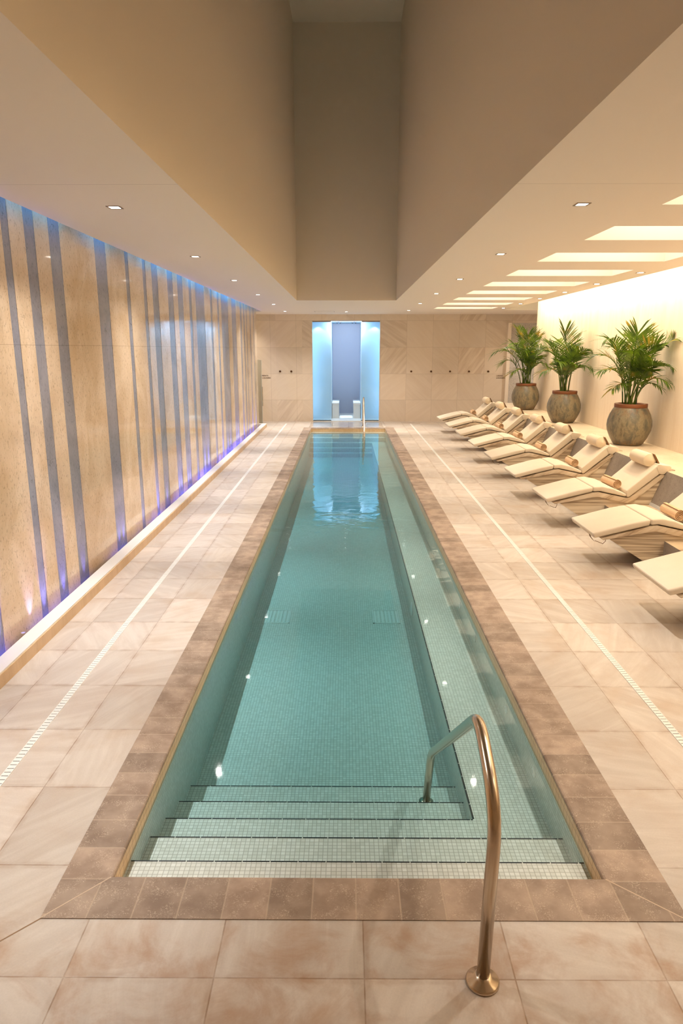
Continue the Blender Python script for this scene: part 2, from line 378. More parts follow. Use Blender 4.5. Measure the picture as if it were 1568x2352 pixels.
WATER_DENSITY = .55
MAT = dict(
    floor=M_floor(), coping_y=M_coping('y'), coping_x=M_coping('x'),
    mosaic=M_mosaic('pool_mosaic', srgb(238, 236, 226), srgb(222, 220, 208), .0235, srgb(150, 142, 120)),
    band=M_mosaic('waterline_tiles', srgb(232, 200, 156), srgb(222, 188, 142), .046, srgb(170, 120, 66), .003),
    nosing=M_plain('black_nosing_tiles', srgb(20, 24, 26), .3),
    ceiling=M_ceiling(), paint=M_plain('warm_white_paint', srgb(247, 232, 212), .85, spec=.1),
    slot=M_plain('slot_white_paint', srgb(244, 236, 222), .85, spec=.1),
    backwall=M_backwall(),
    beige=M_fleck('polished_beige_stone', srgb(236, 214, 186), srgb(216, 188, 154), srgb(116, 86, 60), joints=(2.28, 9.0)),
    grey=M_fleck('grey_marble_strip', srgb(158, 158, 168), srgb(136, 136, 146), srgb(54, 54, 58), .16, amount=.35, vein=.7, joints=(2.28, 9.0)),
    speckle=M_fleck('white_speckled_marble', srgb(214, 206, 196), srgb(196, 186, 174), srgb(70, 58, 48), .3, (1, 1, 1), .8, .9),
    curb=M_plain('pale_curb_stone', srgb(242, 236, 226), .4, noise=.03, ns=4),
    curb_face=M_fleck('tan_curb_facing', srgb(218, 186, 146), srgb(206, 172, 130), srgb(168, 128, 88), .4, (1, 3, .4), .2, .2),
    rwall=M_fleck('cream_stone_wall', srgb(240, 225, 204), srgb(232, 214, 190), srgb(204, 180, 150), .45, (1, 2.2, .35), .25, .1),
    ledge=M_fleck('cream_ledge_marble', srgb(236, 220, 196), srgb(226, 204, 176), srgb(190, 152, 120), .35, (1, .6, 1), .3, .3),
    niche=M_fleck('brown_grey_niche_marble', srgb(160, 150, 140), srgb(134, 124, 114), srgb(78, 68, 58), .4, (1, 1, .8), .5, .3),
    steptop=M_veined('veined_step_marble', srgb(220, 198, 168), srgb(208, 184, 152), srgb(166, 136, 106), .2),
    striped=M_striped(),
    slab=M_veined('lounger_shell_marble', srgb(232, 216, 194), srgb(216, 196, 170), srgb(178, 154, 128), .55),
    fabric=M_fabric('cream_cushion_fabric', srgb(236, 221, 199)),
    bolster=M_fabric('cream_bolster_fabric', srgb(240, 220, 190)),
    towel=M_fabric('peach_towelling', srgb(238, 198, 156), 160, .84),
    strap=M_plain('brown_webbing', srgb(120, 84, 48), .8),
    steel=M_steel('brushed_steel', srgb(206, 190, 170)), chrome=M_steel('polished_steel', srgb(225, 222, 216), .1),
    pot=M_pot(), rim=M_plain('terracotta_rim', srgb(130, 76, 42), .5, noise=.12, ns=30), soil=M_plain('potting_soil', srgb(70, 46, 28), .95, noise=.3, ns=60),
    leaf=M_leaf('palm_leaf', srgb(48, 74, 14), srgb(104, 130, 30), srgb(196, 156, 60)),
    stem=M_plain('palm_stem', srgb(98, 104, 42), .6, noise=.25, ns=14),
    joint=M_plain('brown_joint', srgb(150, 118, 86), .8),
    grout=M_plain('pale_grout', srgb(206, 182, 156), .8),
    grate=M_plain('white_grate', srgb(240, 238, 230), .4), gap=M_plain('dark_gap', srgb(60, 52, 44), .8),
    trim=M_plain('downlight_trim', srgb(150, 128, 108), .5), lens=M_emit('lit_lens', (1, .95, .86, 1), 14),
    blue_lens=M_emit('blue_led_lens', (.35, .35, 1, 1), 6),
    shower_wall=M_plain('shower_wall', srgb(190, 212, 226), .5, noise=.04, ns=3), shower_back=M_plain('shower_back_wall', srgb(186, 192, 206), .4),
    bench=M_plain('white_bench_stone', srgb(226, 226, 220), .35), pane=M_pane('clear_shower_glass', (.86, .95, .99, 1)),
    frost=M_plain('green_grey_frosted_glass', srgb(176, 178, 160), .3), bronze=M_plain('bronze', srgb(96, 66, 40), .4, .6), letter=M_plain('brown_lettering', srgb(104, 72, 44), .6),
    skirt=M_plain('pale_metal_strip', srgb(206, 206, 204), .35), dark=M_plain('dark_slot', srgb(40, 46, 54), .6), water=M_water(),
)

# ------------------------------------------------------------------ room shell
XL, XR, YB, YF = -2.56, 4.92, 21.9, -2.6
PX0, PX1, PY0, PY1 = -1.015, 1.122, 2.55, 19.93        # pool inner edge
CX0, CX1, CY0, CY1 = -1.238, 1.388, 2.318, 20.17       # coping outer edge
WL = -.078                                             # water level
bm = bmesh.new()
for x0, x1, y0, y1 in ((-2.36, CX0, YF, YB), (CX1, XR+.02, YF, YB), (CX0, CX1, YF, CY0), (CX0, CX1, CY1, YB), (-4.2, -2.36, 20.30, YB), (XR+.02, 6.5, 18.4, YB)):
    box(bm, x0, x1, y0, y1, -.12, 0)
fl = struct('floor', bm, MAT['floor'])
bm = bmesh.new()
for sg, cx in ((-1, CX0), (1, CX1)):
    a = Vector((cx, CY0, .0006)); b = a+Vector((sg*.8, -.8, 0)); n = Vector((.0022, sg*.0022, 0))
    quad(bm, [a-n, b-n, b+n, a+n])
struct('mitre_joint', bm, MAT['joint'], fl)
# coping, mitred at the corners, with a rounded inner edge
def coping():
    bm = bmesh.new(); h = .004
    def prof(t): return t
    steps = [(0, -.012), (.006, -.004), (.02, .001), (.05, h), (1, h), (1, -.012)]
    inn = [(PX0, PY0), (PX1, PY0), (PX1, PY1), (PX0, PY1)]; out = [(CX0, CY0), (CX1, CY0), (CX1, CY1), (CX0, CY1)]
    for k in range(4):
        l = (k+1) % 4
        A = []; B = []
        for f, z in steps:
            A.append((inn[k][0]+(out[k][0]-inn[k][0])*f, inn[k][1]+(out[k][1]-inn[k][1])*f, z))
            B.append((inn[l][0]+(out[l][0]-inn[l][0])*f, inn[l][1]+(out[l][1]-inn[l][1])*f, z))
        for i in range(len(steps)-1):
            f = quad(bm, [A[i], A[i+1], B[i+1], B[i]], 0 if k % 2 == 0 else 1)
            f.normal_update()
    for k in range(4):
        a, b = Vector((*inn[k], h+.0006)), Vector((*out[k], h+.0006)); d = (b-a).normalized(); n = Vector((-d.y, d.x, 0))*.0028
        quad(bm, [a+d*.012-n, b-n, b+n, a+d*.012+n], 2)
    bmesh.ops.recalc_face_normals(bm, faces=bm.faces[:])
    return bm
struct('pool_coping', coping(), [MAT['coping_x'], MAT['coping_y'], MAT['grout']])
# basin: walls, band of tiles at the waterline, steps at both ends, long ledge on the right
NOS = [(2.77, -.105), (3.07, -.215), (3.355, -.322), (3.65, -.43), (3.945, -.53)]
FZ, LEDX = -.63, .715
bm = bmesh.new()
quad(bm, [(PX0, PY0, FZ), (PX0, PY1, FZ), (PX0, PY1, -.10), (PX0, PY0, -.10)])
quad(bm, [(PX1, PY1, FZ), (PX1, PY0, FZ), (PX1, PY0, -.10), (PX1, PY1, -.10)])
quad(bm, [(PX1, PY0, FZ), (PX0, PY0, FZ), (PX0, PY0, -.10), (PX1, PY0, -.10)])
quad(bm, [(PX0, PY1, FZ), (PX1, PY1, FZ), (PX1, PY1, -.10), (PX0, PY1, -.10)])
quad(bm, [(PX0, PY0, FZ), (PX1, PY0, FZ), (PX1, PY1, FZ), (PX0, PY1, FZ)])
for a, b in (((PX0, PY0), (PX0, PY1)), ((PX1, PY1), (PX1, PY0)), ((PX1, PY0), (PX0, PY0)), ((PX0, PY1), (PX1, PY1))):
    quad(bm, [(*a, -.10), (*b, -.10), (*b, -.012), (*a, -.012)], 1)
y = PY0
for k, (ye, z) in enumerate(NOS):
    x1 = PX1 if k < 3 else LEDX
    box(bm, PX0, x1, y, ye, FZ, z); y = ye
y = PY1
for k, (ye, z) in enumerate(NOS):
    d = ye-PY0; x1 = PX1 if k < 3 else LEDX
    box(bm, PX0, x1, PY1-d, y, FZ, z); y = PY1-d
box(bm, LEDX, PX1, NOS[2][0], PY1-(NOS[2][0]-PY0), FZ, NOS[2][1])
basin = struct('pool_basin', bm, [MAT['mosaic'], MAT['band']])
# black nosing tiles
bm = bmesh.new()
def dashes_x(x0, x1, y, z, sgn):
    x = x0; L = .132
    while x < x1-.01:
        box(bm, x+.002, min(x+L-.003, x1), y-.007, y+.0004, z-.010, z+.001); x += L
for k, (ye, z) in enumerate(NOS):
    x1 = PX1 if k < 2 else LEDX
    dashes_x(PX0, x1, ye, z, -1); dashes_x(PX0, x1, PY1-(ye-PY0)+.011, z, -1)
y = NOS[2][0]
while y < PY1-(NOS[2][0]-PY0)-.02:
    box(bm, LEDX-.001, LEDX+.008, y+.003, y+.13, NOS[2][1]-.01, NOS[2][1]+.001); y += .134
struct('step_nosing', bm, MAT['nosing'], basin)
# water
bm = bmesh.new(); box(bm, PX0-.004, PX1+.004, PY0-.004, PY1+.004, FZ-.05, WL)
o = link('pool_water', fin(bm), MAT['water']); tag(o, 'clear teal pool water filling the long narrow lap pool', 'water', kind='stuff')

# walls
bm = bmesh.new(); box(bm, -4.2, -1.055, YB, YB+.22, 0, CEIL); box(bm, 1.04, 4.96, YB, YB+.22, 0, CEIL); box(bm, -1.055, 1.04, YB, YB+.22, 3.085, CEIL)
box(bm, 4.96, 6.6, YB, YB+.22, 3.02, CEIL)
struct('wall_back', bm, MAT['backwall'])
struct('trim_1', BX(4.96, 5.06, YB-.12, YB+.2, 0, 3.02), MAT['paint'])
struct('wall_alcove', BX(5.06, 6.6, YB+.02, YB+.22, 0, 3.02), MAT['speckle'])
struct('wall_front', BX(-4.2, 6.6, YF-.2, YF, -.12, 3.9), MAT['backwall'])
bm = bmesh.new(); box(bm, XR, XR+.2, YF, 18.4, -.1, 3.9); struct('wall_right', bm, MAT['rwall'])
bm = bmesh.new(); box(bm, XR+.2, 6.6, 18.2, 18.4, 0, CEIL); box(bm, 6.5, 6.7, 18.4, YB+.2, 0, CEIL); struct('wall_alcove_side', bm, MAT['paint'])
bm = bmesh.new(); box(bm, -4.4, -4.2, 20.2, YB+.2, 0, CEIL); box(bm, -4.2, XL-.03, 20.1, 20.2, 0, CEIL); struct('wall_entry', bm, MAT['paint'])
wl = struct('wall_left', BX(XL-.23, XL-.0032, YF, 20.2, -.14, 3.75), MAT['grey'])
STR = [(2.42, 2.55), (3.05, 3.2), (3.62, 3.86), (4.45, 4.77), (5.42, 5.54), (5.80, 5.99), (6.27, 6.51), (7.38, 7.72), (8.36, 8.49), (9.06, 9.2), (9.47, 9.77), (10.28, 10.6), (10.88, 11.23), (11.65, 11.84),
       (12.15, 12.88), (13.44, 13.63), (14.15, 14.34), (14.61, 15.43), (15.9, 16.51), (17.14, 17.4), (17.69, 17.9), (18.17, 18.31), (18.83, 19.02), (19.53, 19.66)]
edges = [YF]+[v for s in STR for v in s]+[20.2]
for i in range(0, len(edges), 2):
    struct('stone_panel', BX(XL-.0030, XL, edges[i], edges[i+1], -.10, 3.75), MAT['beige'], wl)
# curb with the light trench
bm = bmesh.new(); box(bm, -2.475, -2.35, YF, 20.30, -.05, .105, 0); box(bm, XL-.03, -2.475, 20.2, 20.30, -.05, .105, 0)
box(bm, -2.35, -2.343, YF, 20.30, -.05, .092, 1)
struct('trim_2', bm, [MAT['curb'], MAT['curb_face']])
struct('trench_bed', BX(XL-.02, -2.475, YF, 20.2, -.14, -.10), MAT['gap'])

# ceiling, with the light well and the row of slots
WX0, WX1, WY1, WTOP = -1.085, 1.09, 15.67, 8.63
LEDGE_L, COVE = -2.405, 4.30
bm = bmesh.new()
def cells(xs, ys, skip):
    for i in range(len(xs)-1):
        for j in range(len(ys)-1):
            cx, cy = (xs[i]+xs[i+1])/2, (ys[j]+ys[j+1])/2
            if skip(cx, cy): continue
            quad(bm, [(xs[i], ys[j], CEIL), (xs[i], ys[j+1], CEIL), (xs[i+1], ys[j+1], CEIL), (xs[i+1], ys[j], CEIL)])
SX0, SX1 = 2.31, 3.85
ys = sorted([YF, -1.0, WY1, YB]+[v for s in SLOTS for v in s])
cells([LEDGE_L, WX0, WX1, SX0, SX1, COVE], ys, lambda x, y: (WX0 < x < WX1 and -1.0 < y < WY1) or (SX0 < x < SX1 and any(a < y < b for a, b in SLOTS)))
quad(bm, [(-4.4, 20.2, CEIL), (-4.4, YB, CEIL), (LEDGE_L, YB, CEIL), (LEDGE_L, 20.2, CEIL)])
quad(bm, [(COVE, 19.55, CEIL), (COVE, YB, CEIL), (6.7, YB, CEIL), (6.7, 19.55, CEIL)])
ce = struct('ceiling', bm, MAT['ceiling'])
bm = bmesh.new()
def well(x0, x1, y0, y1, z0, z1, top=True):
    quad(bm, [(x0, y0, z0), (x0, y1, z0), (x0, y1, z1), (x0, y0, z1)]); quad(bm, [(x1, y1, z0), (x1, y0, z0), (x1, y0, z1), (x1, y1, z1)])
    quad(bm, [(x1, y0, z0), (x0, y0, z0), (x0, y0, z1), (x1, y0, z1)]); quad(bm, [(x0, y1, z0), (x1, y1, z0), (x1, y1, z1), (x0, y1, z1)])
    if top: quad(bm, [(x0, y0, z1), (x0, y1, z1), (x1, y1, z1), (x1, y0, z1)])
well(WX0, WX1, -1.0, WY1, CEIL, WTOP); struct('light_well', bm, MAT['paint'])
bm = bmesh.new()
for a, b in SLOTS: well(SX0, SX1, a, b, CEIL, 3.92)
struct('ceiling_slots', bm, MAT['slot'], ce)
# slot over the left wall and cove over the right wall
bm = bmesh.new(); quad(bm, [(LEDGE_L, YF, CEIL), (LEDGE_L, 20.2, CEIL), (LEDGE_L, 20.2, 3.75), (LEDGE_L, YF, 3.75)])
quad(bm, [(XL-.05, YF, 3.75), (XL-.05, 20.2, 3.75), (LEDGE_L, 20.2, 3.75), (LEDGE_L, YF, 3.75)]); quad(bm, [(XL-.05, 20.2, CEIL), (LEDGE_L, 20.2, CEIL), (LEDGE_L, 20.2, 3.75), (XL-.05, 20.2, 3.75)])
struct('trim_3', bm, MAT['paint'])
bm = bmesh.new(); quad(bm, [(COVE, YF, CEIL), (COVE, 19.55, CEIL), (COVE, 19.55, 3.88), (COVE, YF, 3.88)])
quad(bm, [(COVE, YF, 3.88), (COVE, 19.55, 3.88), (5.4, 19.55, 3.88), (5.4, YF, 3.88)]); quad(bm, [(COVE, 19.55, CEIL), (5.4, 19.55, CEIL), (5.4, 19.55, 3.88), (COVE, 19.55, 3.88)])
quad(bm, [(5.4, 18.4, CEIL), (5.4, 19.55, CEIL), (5.4, 19.55, 3.88), (5.4, 18.4, 3.88)]); quad(bm, [(XR, 18.4, CEIL), (5.4, 18.4, CEIL), (5.4, 18.4, 3.88), (XR, 18.4, 3.88)])
quad(bm, [(5.4, 18.4, CEIL), (6.7, 18.4, CEIL), (6.7, 19.55, CEIL), (5.4, 19.55, CEIL)])
struct('trim_4', bm, MAT['slot'])

# ------------------------------------------------------------------ shower bay at the far end
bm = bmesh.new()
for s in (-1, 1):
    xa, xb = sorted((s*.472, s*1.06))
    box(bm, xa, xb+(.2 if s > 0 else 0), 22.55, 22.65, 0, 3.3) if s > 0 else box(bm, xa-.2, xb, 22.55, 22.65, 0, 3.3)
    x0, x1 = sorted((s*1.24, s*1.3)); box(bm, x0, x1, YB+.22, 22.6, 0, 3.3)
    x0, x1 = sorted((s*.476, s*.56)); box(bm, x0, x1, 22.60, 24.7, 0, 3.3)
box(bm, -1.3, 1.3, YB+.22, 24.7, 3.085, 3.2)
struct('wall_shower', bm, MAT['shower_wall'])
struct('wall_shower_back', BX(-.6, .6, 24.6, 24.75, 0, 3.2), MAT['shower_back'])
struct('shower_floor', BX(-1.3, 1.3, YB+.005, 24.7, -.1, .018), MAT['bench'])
for s, side in ((-1, 'left'), (1, 'right')):
    x0, x1 = sorted((s*.475, 1.034 if s > 0 else -1.048))
    t = thing('glass_screen', 'clear glass screen closing the %s bay of the blue lit shower' % side, 'glass screen', ((x0+x1)/2, YB+.06, .018))
    o = link('pane', fin(BX(-(x1-x0)/2, (x1-x0)/2, -.005, .005, .02, 3.035)), MAT['pane'], t)
    link('bottom_channel', fin(BX(-(x1-x0)/2, (x1-x0)/2, -.012, .012, 0, .022)), MAT['dark'], t)
    link('top_channel', fin(BX(-(x1-x0)/2, (x1-x0)/2, -.012, .012, 3.035, 3.066)), MAT['trim'], t)
    x0, x1 = sorted((s*.235, s*.468))
    t = thing('shower_bench', 'white stone bench on the %s side inside the blue lit shower' % side, 'bench', ((x0+x1)/2, 23.5, .018))
    hw = (x1-x0)/2
    link('seat_top', fin(bevel(BX(-hw, hw, -.77, .75, .45, .50), .006)), MAT['bench'], t); link('bench_base', fin(BX(-hw+.008, hw-.008, -.755, .745, 0, .45)), MAT['bench'], t)
    for k in (0, 1):
        tag(link('shower_slot', fin(bevel(BX(-.018, .018, -.35, .35, -.03, 0), .005)), MAT['dark'], None),
            'dark slot in the shower ceiling, %s' % ('outermost on the left' if (k and s < 0) else 'inner left one' if s < 0 else 'outermost on the right' if k else 'inner right one'),
            'vent', 'slots in the shower ceiling').location = (s*(.20+.10*k), 22.9, 3.084)  # linear ceiling slots modelled as plain dark strips

# ------------------------------------------------------------------ lounger platform
PLY0, PLY1 = 1.6, 19.75
bm = bmesh.new()
def pq(x0, z0, x1, z1, mi): quad(bm, [(x0, PLY0, z0), (x0, PLY1, z0), (x1, PLY1, z1), (x1, PLY0, z1)], mi)
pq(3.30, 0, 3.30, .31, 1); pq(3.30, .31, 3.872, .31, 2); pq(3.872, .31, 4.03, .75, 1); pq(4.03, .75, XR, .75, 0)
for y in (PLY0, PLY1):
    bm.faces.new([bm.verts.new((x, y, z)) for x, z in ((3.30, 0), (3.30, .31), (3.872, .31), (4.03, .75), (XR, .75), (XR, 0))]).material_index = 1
struct('lounger_platform', bm, [MAT['ledge'], MAT['niche'], MAT['steptop']])
bm = bmesh.new(); prism(bm, [(3.862, .31), (3.880, .31), (3.895, .345), (3.877, .345)], PLY0, PLY1); struct('trim_5', fin(bm, True), MAT['skirt'])

# ------------------------------------------------------------------ loungers
def cush(prof, y0, y1, r):
    bm = bmesh.new(); prism(bm, prof, y0, y1); return bevel(bm, r, 3, 28)
def make_lounger():
    root = thing('sun_lounger', 'x', 'sun lounger', (3.3, 0, 0))
    def part(name, bm, mat, par=None, sm=True):
        me = fin(bm, True); me.transform(Matrix.Translation((-3.3, 0, 0)))
        o = link(name, me, mat, par or root)
        if sm:
            for p in me.polygons: p.use_smooth = True
            try: me.set_sharp_from_angle(angle=math.radians(40))
            except Exception: pass
        return o
    bm = bmesh.new(); prism(bm, [(2.735, .326), (3.245, 0), (4.15, 0), (4.15, .76), (4.03, .74), (3.62, .37), (3.2, .44), (3.0, .40)], .035, .665)
    part('support_base', bm, MAT['striped'], sm=False)
    bm = bmesh.new()
    prism(bm, [(2.635, .342), (3.13, .474), (3.20, .482), (3.555, .407), (3.60, .41), (3.985, .722), (4.03, .69), (3.72, .42), (3.655, .352), (3.60, .338), (3.53, .343), (3.21, .416), (3.14, .412), (2.66, .322)], .012, .688)
    part('marble_shell', bevel(bm, .006, 2, 40), MAT['slab'])
    part('leg_cushion', cush([(2.56, .346), (3.122, .486), (3.124, .546), (2.95, .512), (2.535, .398)], 0, .70, .02), MAT['fabric'])
    part('seat_cushion', cush([(3.130, .488), (3.21, .494), (3.550, .421), (3.556, .456), (3.38, .528), (3.24, .557), (3.130, .548)], 0, .70, .018), MAT['fabric'])
    part('back_cushion', cush([(3.562, .418), (3.588, .418), (3.965, .732), (3.905, .824), (3.72, .652), (3.548, .50)], 0, .70, .022), MAT['fabric'])
    part('headrest_sleeve', cush([(3.935, .716), (4.0, .712), (4.085, .80), (4.06, .822), (3.97, .83), (3.918, .842), (3.895, .80)], -.006, .706, .008), MAT['fabric'])
    # bolster along y
    bm = bmesh.new(); R = .086; L0, L1 = .09, .61; pts = []; rad = []
    for k in range(15):
        u = k/14; pts.append((3.858, L0+(L1-L0)*u, .872)); e = min(u, 1-u)*(L1-L0)
        rad.append(R*(math.sqrt(max(0, 1-max(0, 1-e/.055)**2))*.96+.04) if e < .055 else R)
    tube(bm, pts, rad, 24); b = part('neck_bolster', bm, MAT['bolster'])
    for q in (.10, .51):
        bm = bmesh.new(); prism(bm, [(3.885, .952), (3.905, .95), (3.975, .835), (3.955, .828)], q, q+.09)
        part('bolster_strap', bm, MAT['strap'], b, False)
    return root
proto = make_lounger()
def foot_strap(root):
    bm = bmesh.new(); pts = [(-.66, .33), (-.665, .30), (-.65, .265), (-.625, .235), (-.605, .215)]
    for i in range(4):
        (x0, z0), (x1, z1) = pts[i], pts[i+1]; quad(bm, [(x0, .34, z0), (x0, .38, z0), (x1, .36 if i == 3 else .38, z1), (x1, .34, z1)])
        quad(bm, [(x0+.004, .34, z0), (x1+.004, .34, z1), (x1+.004, .36 if i == 3 else .38, z1), (x0+.004, .38, z0)])
    tube(bm, [(-.60, .35, .225), (-.57, .2, .232), (-.60, .06, .30), (-.61, .03, .34)], .003, 6)
    link('tie_strap', fin(bm), MAT['strap'], root)
def towel_mesh():
    bm = bmesh.new(); R = .064; turns = 4.2; n = 90; L = .37
    line = []
    for i in range(n+1):
        u = i/n; r = R*(.10+.90*u); a = -turns*2*PI*(1-u)+1.9
        line.append((r*math.cos(a), r*math.sin(a), r, a))
    th = .0068
    prof_o = [(x, z) for x, z, r, a in line]
    prof_i = [((r-th)*math.cos(a), (r-th)*math.sin(a)) for x, z, r, a in line]
    rows = []
    for y, k in ((0, .97), (.006, 1), (L-.006, 1), (L, .97)):
        rows.append(([bm.verts.new((x*k, y, z*k)) for x, z in prof_o], [bm.verts.new((x, y+(.004 if y == 0 else 0), z)) for x, z in prof_i]))
    for j in range(3):
        for i in range(n):
            bm.faces.new([rows[j][0][i], rows[j][0][i+1], rows[j+1][0][i+1], rows[j+1][0][i]]); bm.faces.new([rows[j][1][i+1], rows[j][1][i], rows[j+1][1][i], rows[j+1][1][i+1]])
    for j in (0, 3):
        for i in range(n): bm.faces.new([rows[j][0][i], rows[j][0][i+1], rows[j][1][i+1], rows[j][1][i]])
    for i in (0, n):
        for j in range(3): bm.faces.new([rows[j][0][i], rows[j+1][0][i], rows[j+1][1][i], rows[j][1][i]])
    return fin(bm, True)
ORD = ['farthest one, beside the back wall', 'second from the back wall', 'third from the back wall', 'fourth from the back wall', 'fifth from the back wall',
       'sixth from the back wall', 'third from the camera', 'second from the camera', 'nearest the camera, only its foot end showing']
ORD_T = ['farthest from the camera', 'second from the back wall', 'third from the back wall', 'fourth from the back wall', 'fifth from the back wall', 'sixth from the back wall', 'third from the camera', 'second from the camera', '']
LY = [18.72-1.697*k for k in range(7)]+[6.84, 5.14]
LY[6] = 8.535
tow_me = towel_mesh()
for k, y in enumerate(LY):
    o = proto if k == 0 else copy_tree(proto)
    o.location = (3.3, y, 0)
    tag(o, 'cream cushioned marble sun lounger, '+ORD[k], 'sun lounger', 'sun loungers along the right wall')
    if k in (4, 6, 7): pass
    t = link('rolled_towel', tow_me if k == 0 else tow_me, MAT['towel'] if k == 0 else None)
    t.location = (3.485, y+.155+random.uniform(-.015, .03)  , .553); t.rotation_euler = (0, 0, math.radians(random.uniform(-3, 6)))
    for p in tow_me.polygons: p.use_smooth = False
    if k < 8: tag(t, 'rolled peach towel lying on the sun lounger '+ORD_T[k], 'towel', 'rolled towels on the loungers')
    else: bpy.data.objects.remove(t)
    LY[k] = o
for k in (4, 6, 7): foot_strap(LY[k])

# ------------------------------------------------------------------ potted palms
def frond(base, ctrl, tip, leaf, nl, roll, rng, clampx):
    bm = bmesh.new(); B, Cc, T = Vector(base), Vector(ctrl), Vector(tip)
    cur = lambda t: B*(1-t)**2+Cc*2*t*(1-t)+T*t*t
    pts = [cur(i/12) for i in range(13)]
    tube(bm, pts, [.010*(1-.75*i/12)+.0015 for i in range(13)], 6)
    upv = Vector((0, 0, 1))
    for i in range(nl):
        u = .34+.64*i/(nl-1); p = cur(u); tg = (cur(min(1, u+.02))-cur(u-.02)).normalized()
        side = tg.cross(upv)
        if side.length < .15: side = Vector((1, 0, 0))
        side.normalize(); nr = side.cross(tg).normalized()
        side = (side*math.cos(roll)+nr*math.sin(roll)).normalized(); nr = side.cross(tg).normalized()
        w_ = (u-.34)/.64; L = leaf*1.25*(.6+1.0*w_ if w_ < .45 else 1.05-.55*(w_-.45))*rng.uniform(.8, 1.12)
        for s in (-1, 1):
            fwd = .62+.9*w_*w_+.22*max(0, tg.z)+rng.uniform(-.15, .15)
            d = (side*s+tg*fwd+nr*(.30+rng.uniform(-.1, .1))).normalized()
            wd = .0100*rng.uniform(.8, 1.2); prev = None; droop = rng.uniform(.3, .85)*(1-.75*max(0, tg.z))
            wv = d.cross(nr).normalized()
            for j in range(5):
                v = j/4; q = p+d*L*v+Vector((0, 0, -1))*L*droop*v*v*.75
                ww = wd*(1.1*math.sin(PI*min(.97, .12+.85*v))**.7)
                a = q+wv*ww; b = q-wv*ww
                for e in (a, b): e.x = min(e.x, clampx)
                if j == 4: vs = [bm.verts.new((a+b)/2)]
                else: vs = [bm.verts.new(a), bm.verts.new(b)]
                if prev: bm.faces.new(prev+vs[::-1] if len(vs) == 2 else prev+vs)
                prev = vs
    for v in bm.verts: v.co.x = min(v.co.x, clampx)
    return bm
POTP = [(.02, 0), (.205, 0), (.235, .03), (.29, .13), (.33, .23), (.342, .31), (.335, .39), (.308, .48), (.268, .56), (.238, .605), (.225, .61), (.21, .60), (.20, .52)]
POT_ME = RIM_ME = SOIL_ME = None
PALMS = [
  (4.53, 11.05, 'potted palm in an olive glazed urn, nearest the camera', 3, [
    (-.02, -.05, 1.12, .05, .34, .2), (.40, -.42, 1.02, .0, .36, -.5), (-.52, -.10, 1.02, .3, .28, .1), (-.60, .06, .78, .25, .26, .2), (-.62, -.22, .55, .25, .26, .1), (-.42, -.25, .26, .3, .20, .0),
    (.33, -.5, .62, .3, .25, .3), (.30, -.55, .38, .3, .24, 0), (.18, .35, 1.1, .2, .3, .4), (-.2, -.4, .85, .15, .3, -.3), (.05, -.5, .7, .2, .26, .6), (-.25, .3, .9, .2, .28, .2), (.22, -.25, .95, .1, .3, .8), (-.12, -.2, .62, .1, .26, 1.0), (.1, -.3, .55, .1, .24, .5), (.28, -.35, .3, .25, .16, 0), (-.32, .2, .55, .25, .22, 0)]),
  (4.53, 14.45, 'potted palm in an olive glazed urn, the middle one of three on the ledge', 5, [
    (-.10, -.05, 1.22, .0, .40, .3), (.20, -.15, 1.15, .05, .34, -.3), (-.50, .05, .85, .25, .32, .5), (-.55, -.2, .42, .3, .30, 0), (.30, -.35, .85, .2, .28, .3), (.34, -.45, .50, .3, .28, 0), (-.62, -.15, 1.05, .25, .28, .2),
    (.1, -.4, .8, .15, .3, .6), (.25, .3, .95, .2, .28, 0), (-.2, .35, 1.0, .2, .28, .2), (.05, -.5, .55, .2, .26, .4), (-.3, -.4, .62, .2, .26, .2), (.15, .1, .7, .1, .3, 1.0), (-.1, .2, .6, .1, .26, .8)]),
  (4.53, 17.6, 'potted palm in an olive glazed urn, farthest from the camera, near the back wall', 9, [
    (-.05, -.1, 1.2, .1, .38, .2), (-.85, -.1, .80, .45, .32, 0), (-.62, .05, .55, .35, .30, .1), (.32, -.4, .9, .25, .30, .2), (-.35, -.2, 1.35, .2, .30, .1), (.36, -.45, .5, .3, .30, 0), (-.4, .3, .9, .25, .30, .3), (-.2, -.45, .85, .15, .34, .7),
    (.1, -.4, .7, .15, .34, .5), (-.45, -.3, .3, .3, .26, 0), (.3, .3, .8, .2, .28, 0), (-.15, -.25, .62, .1, .32, .9), (.2, -.1, 1.15, .1, .32, .4), (-.55, -.35, 1.0, .3, .32, .2), (.05, .35, .9, .2, .3, .2), (.12, .1, .6, .1, .3, .9)]),
]
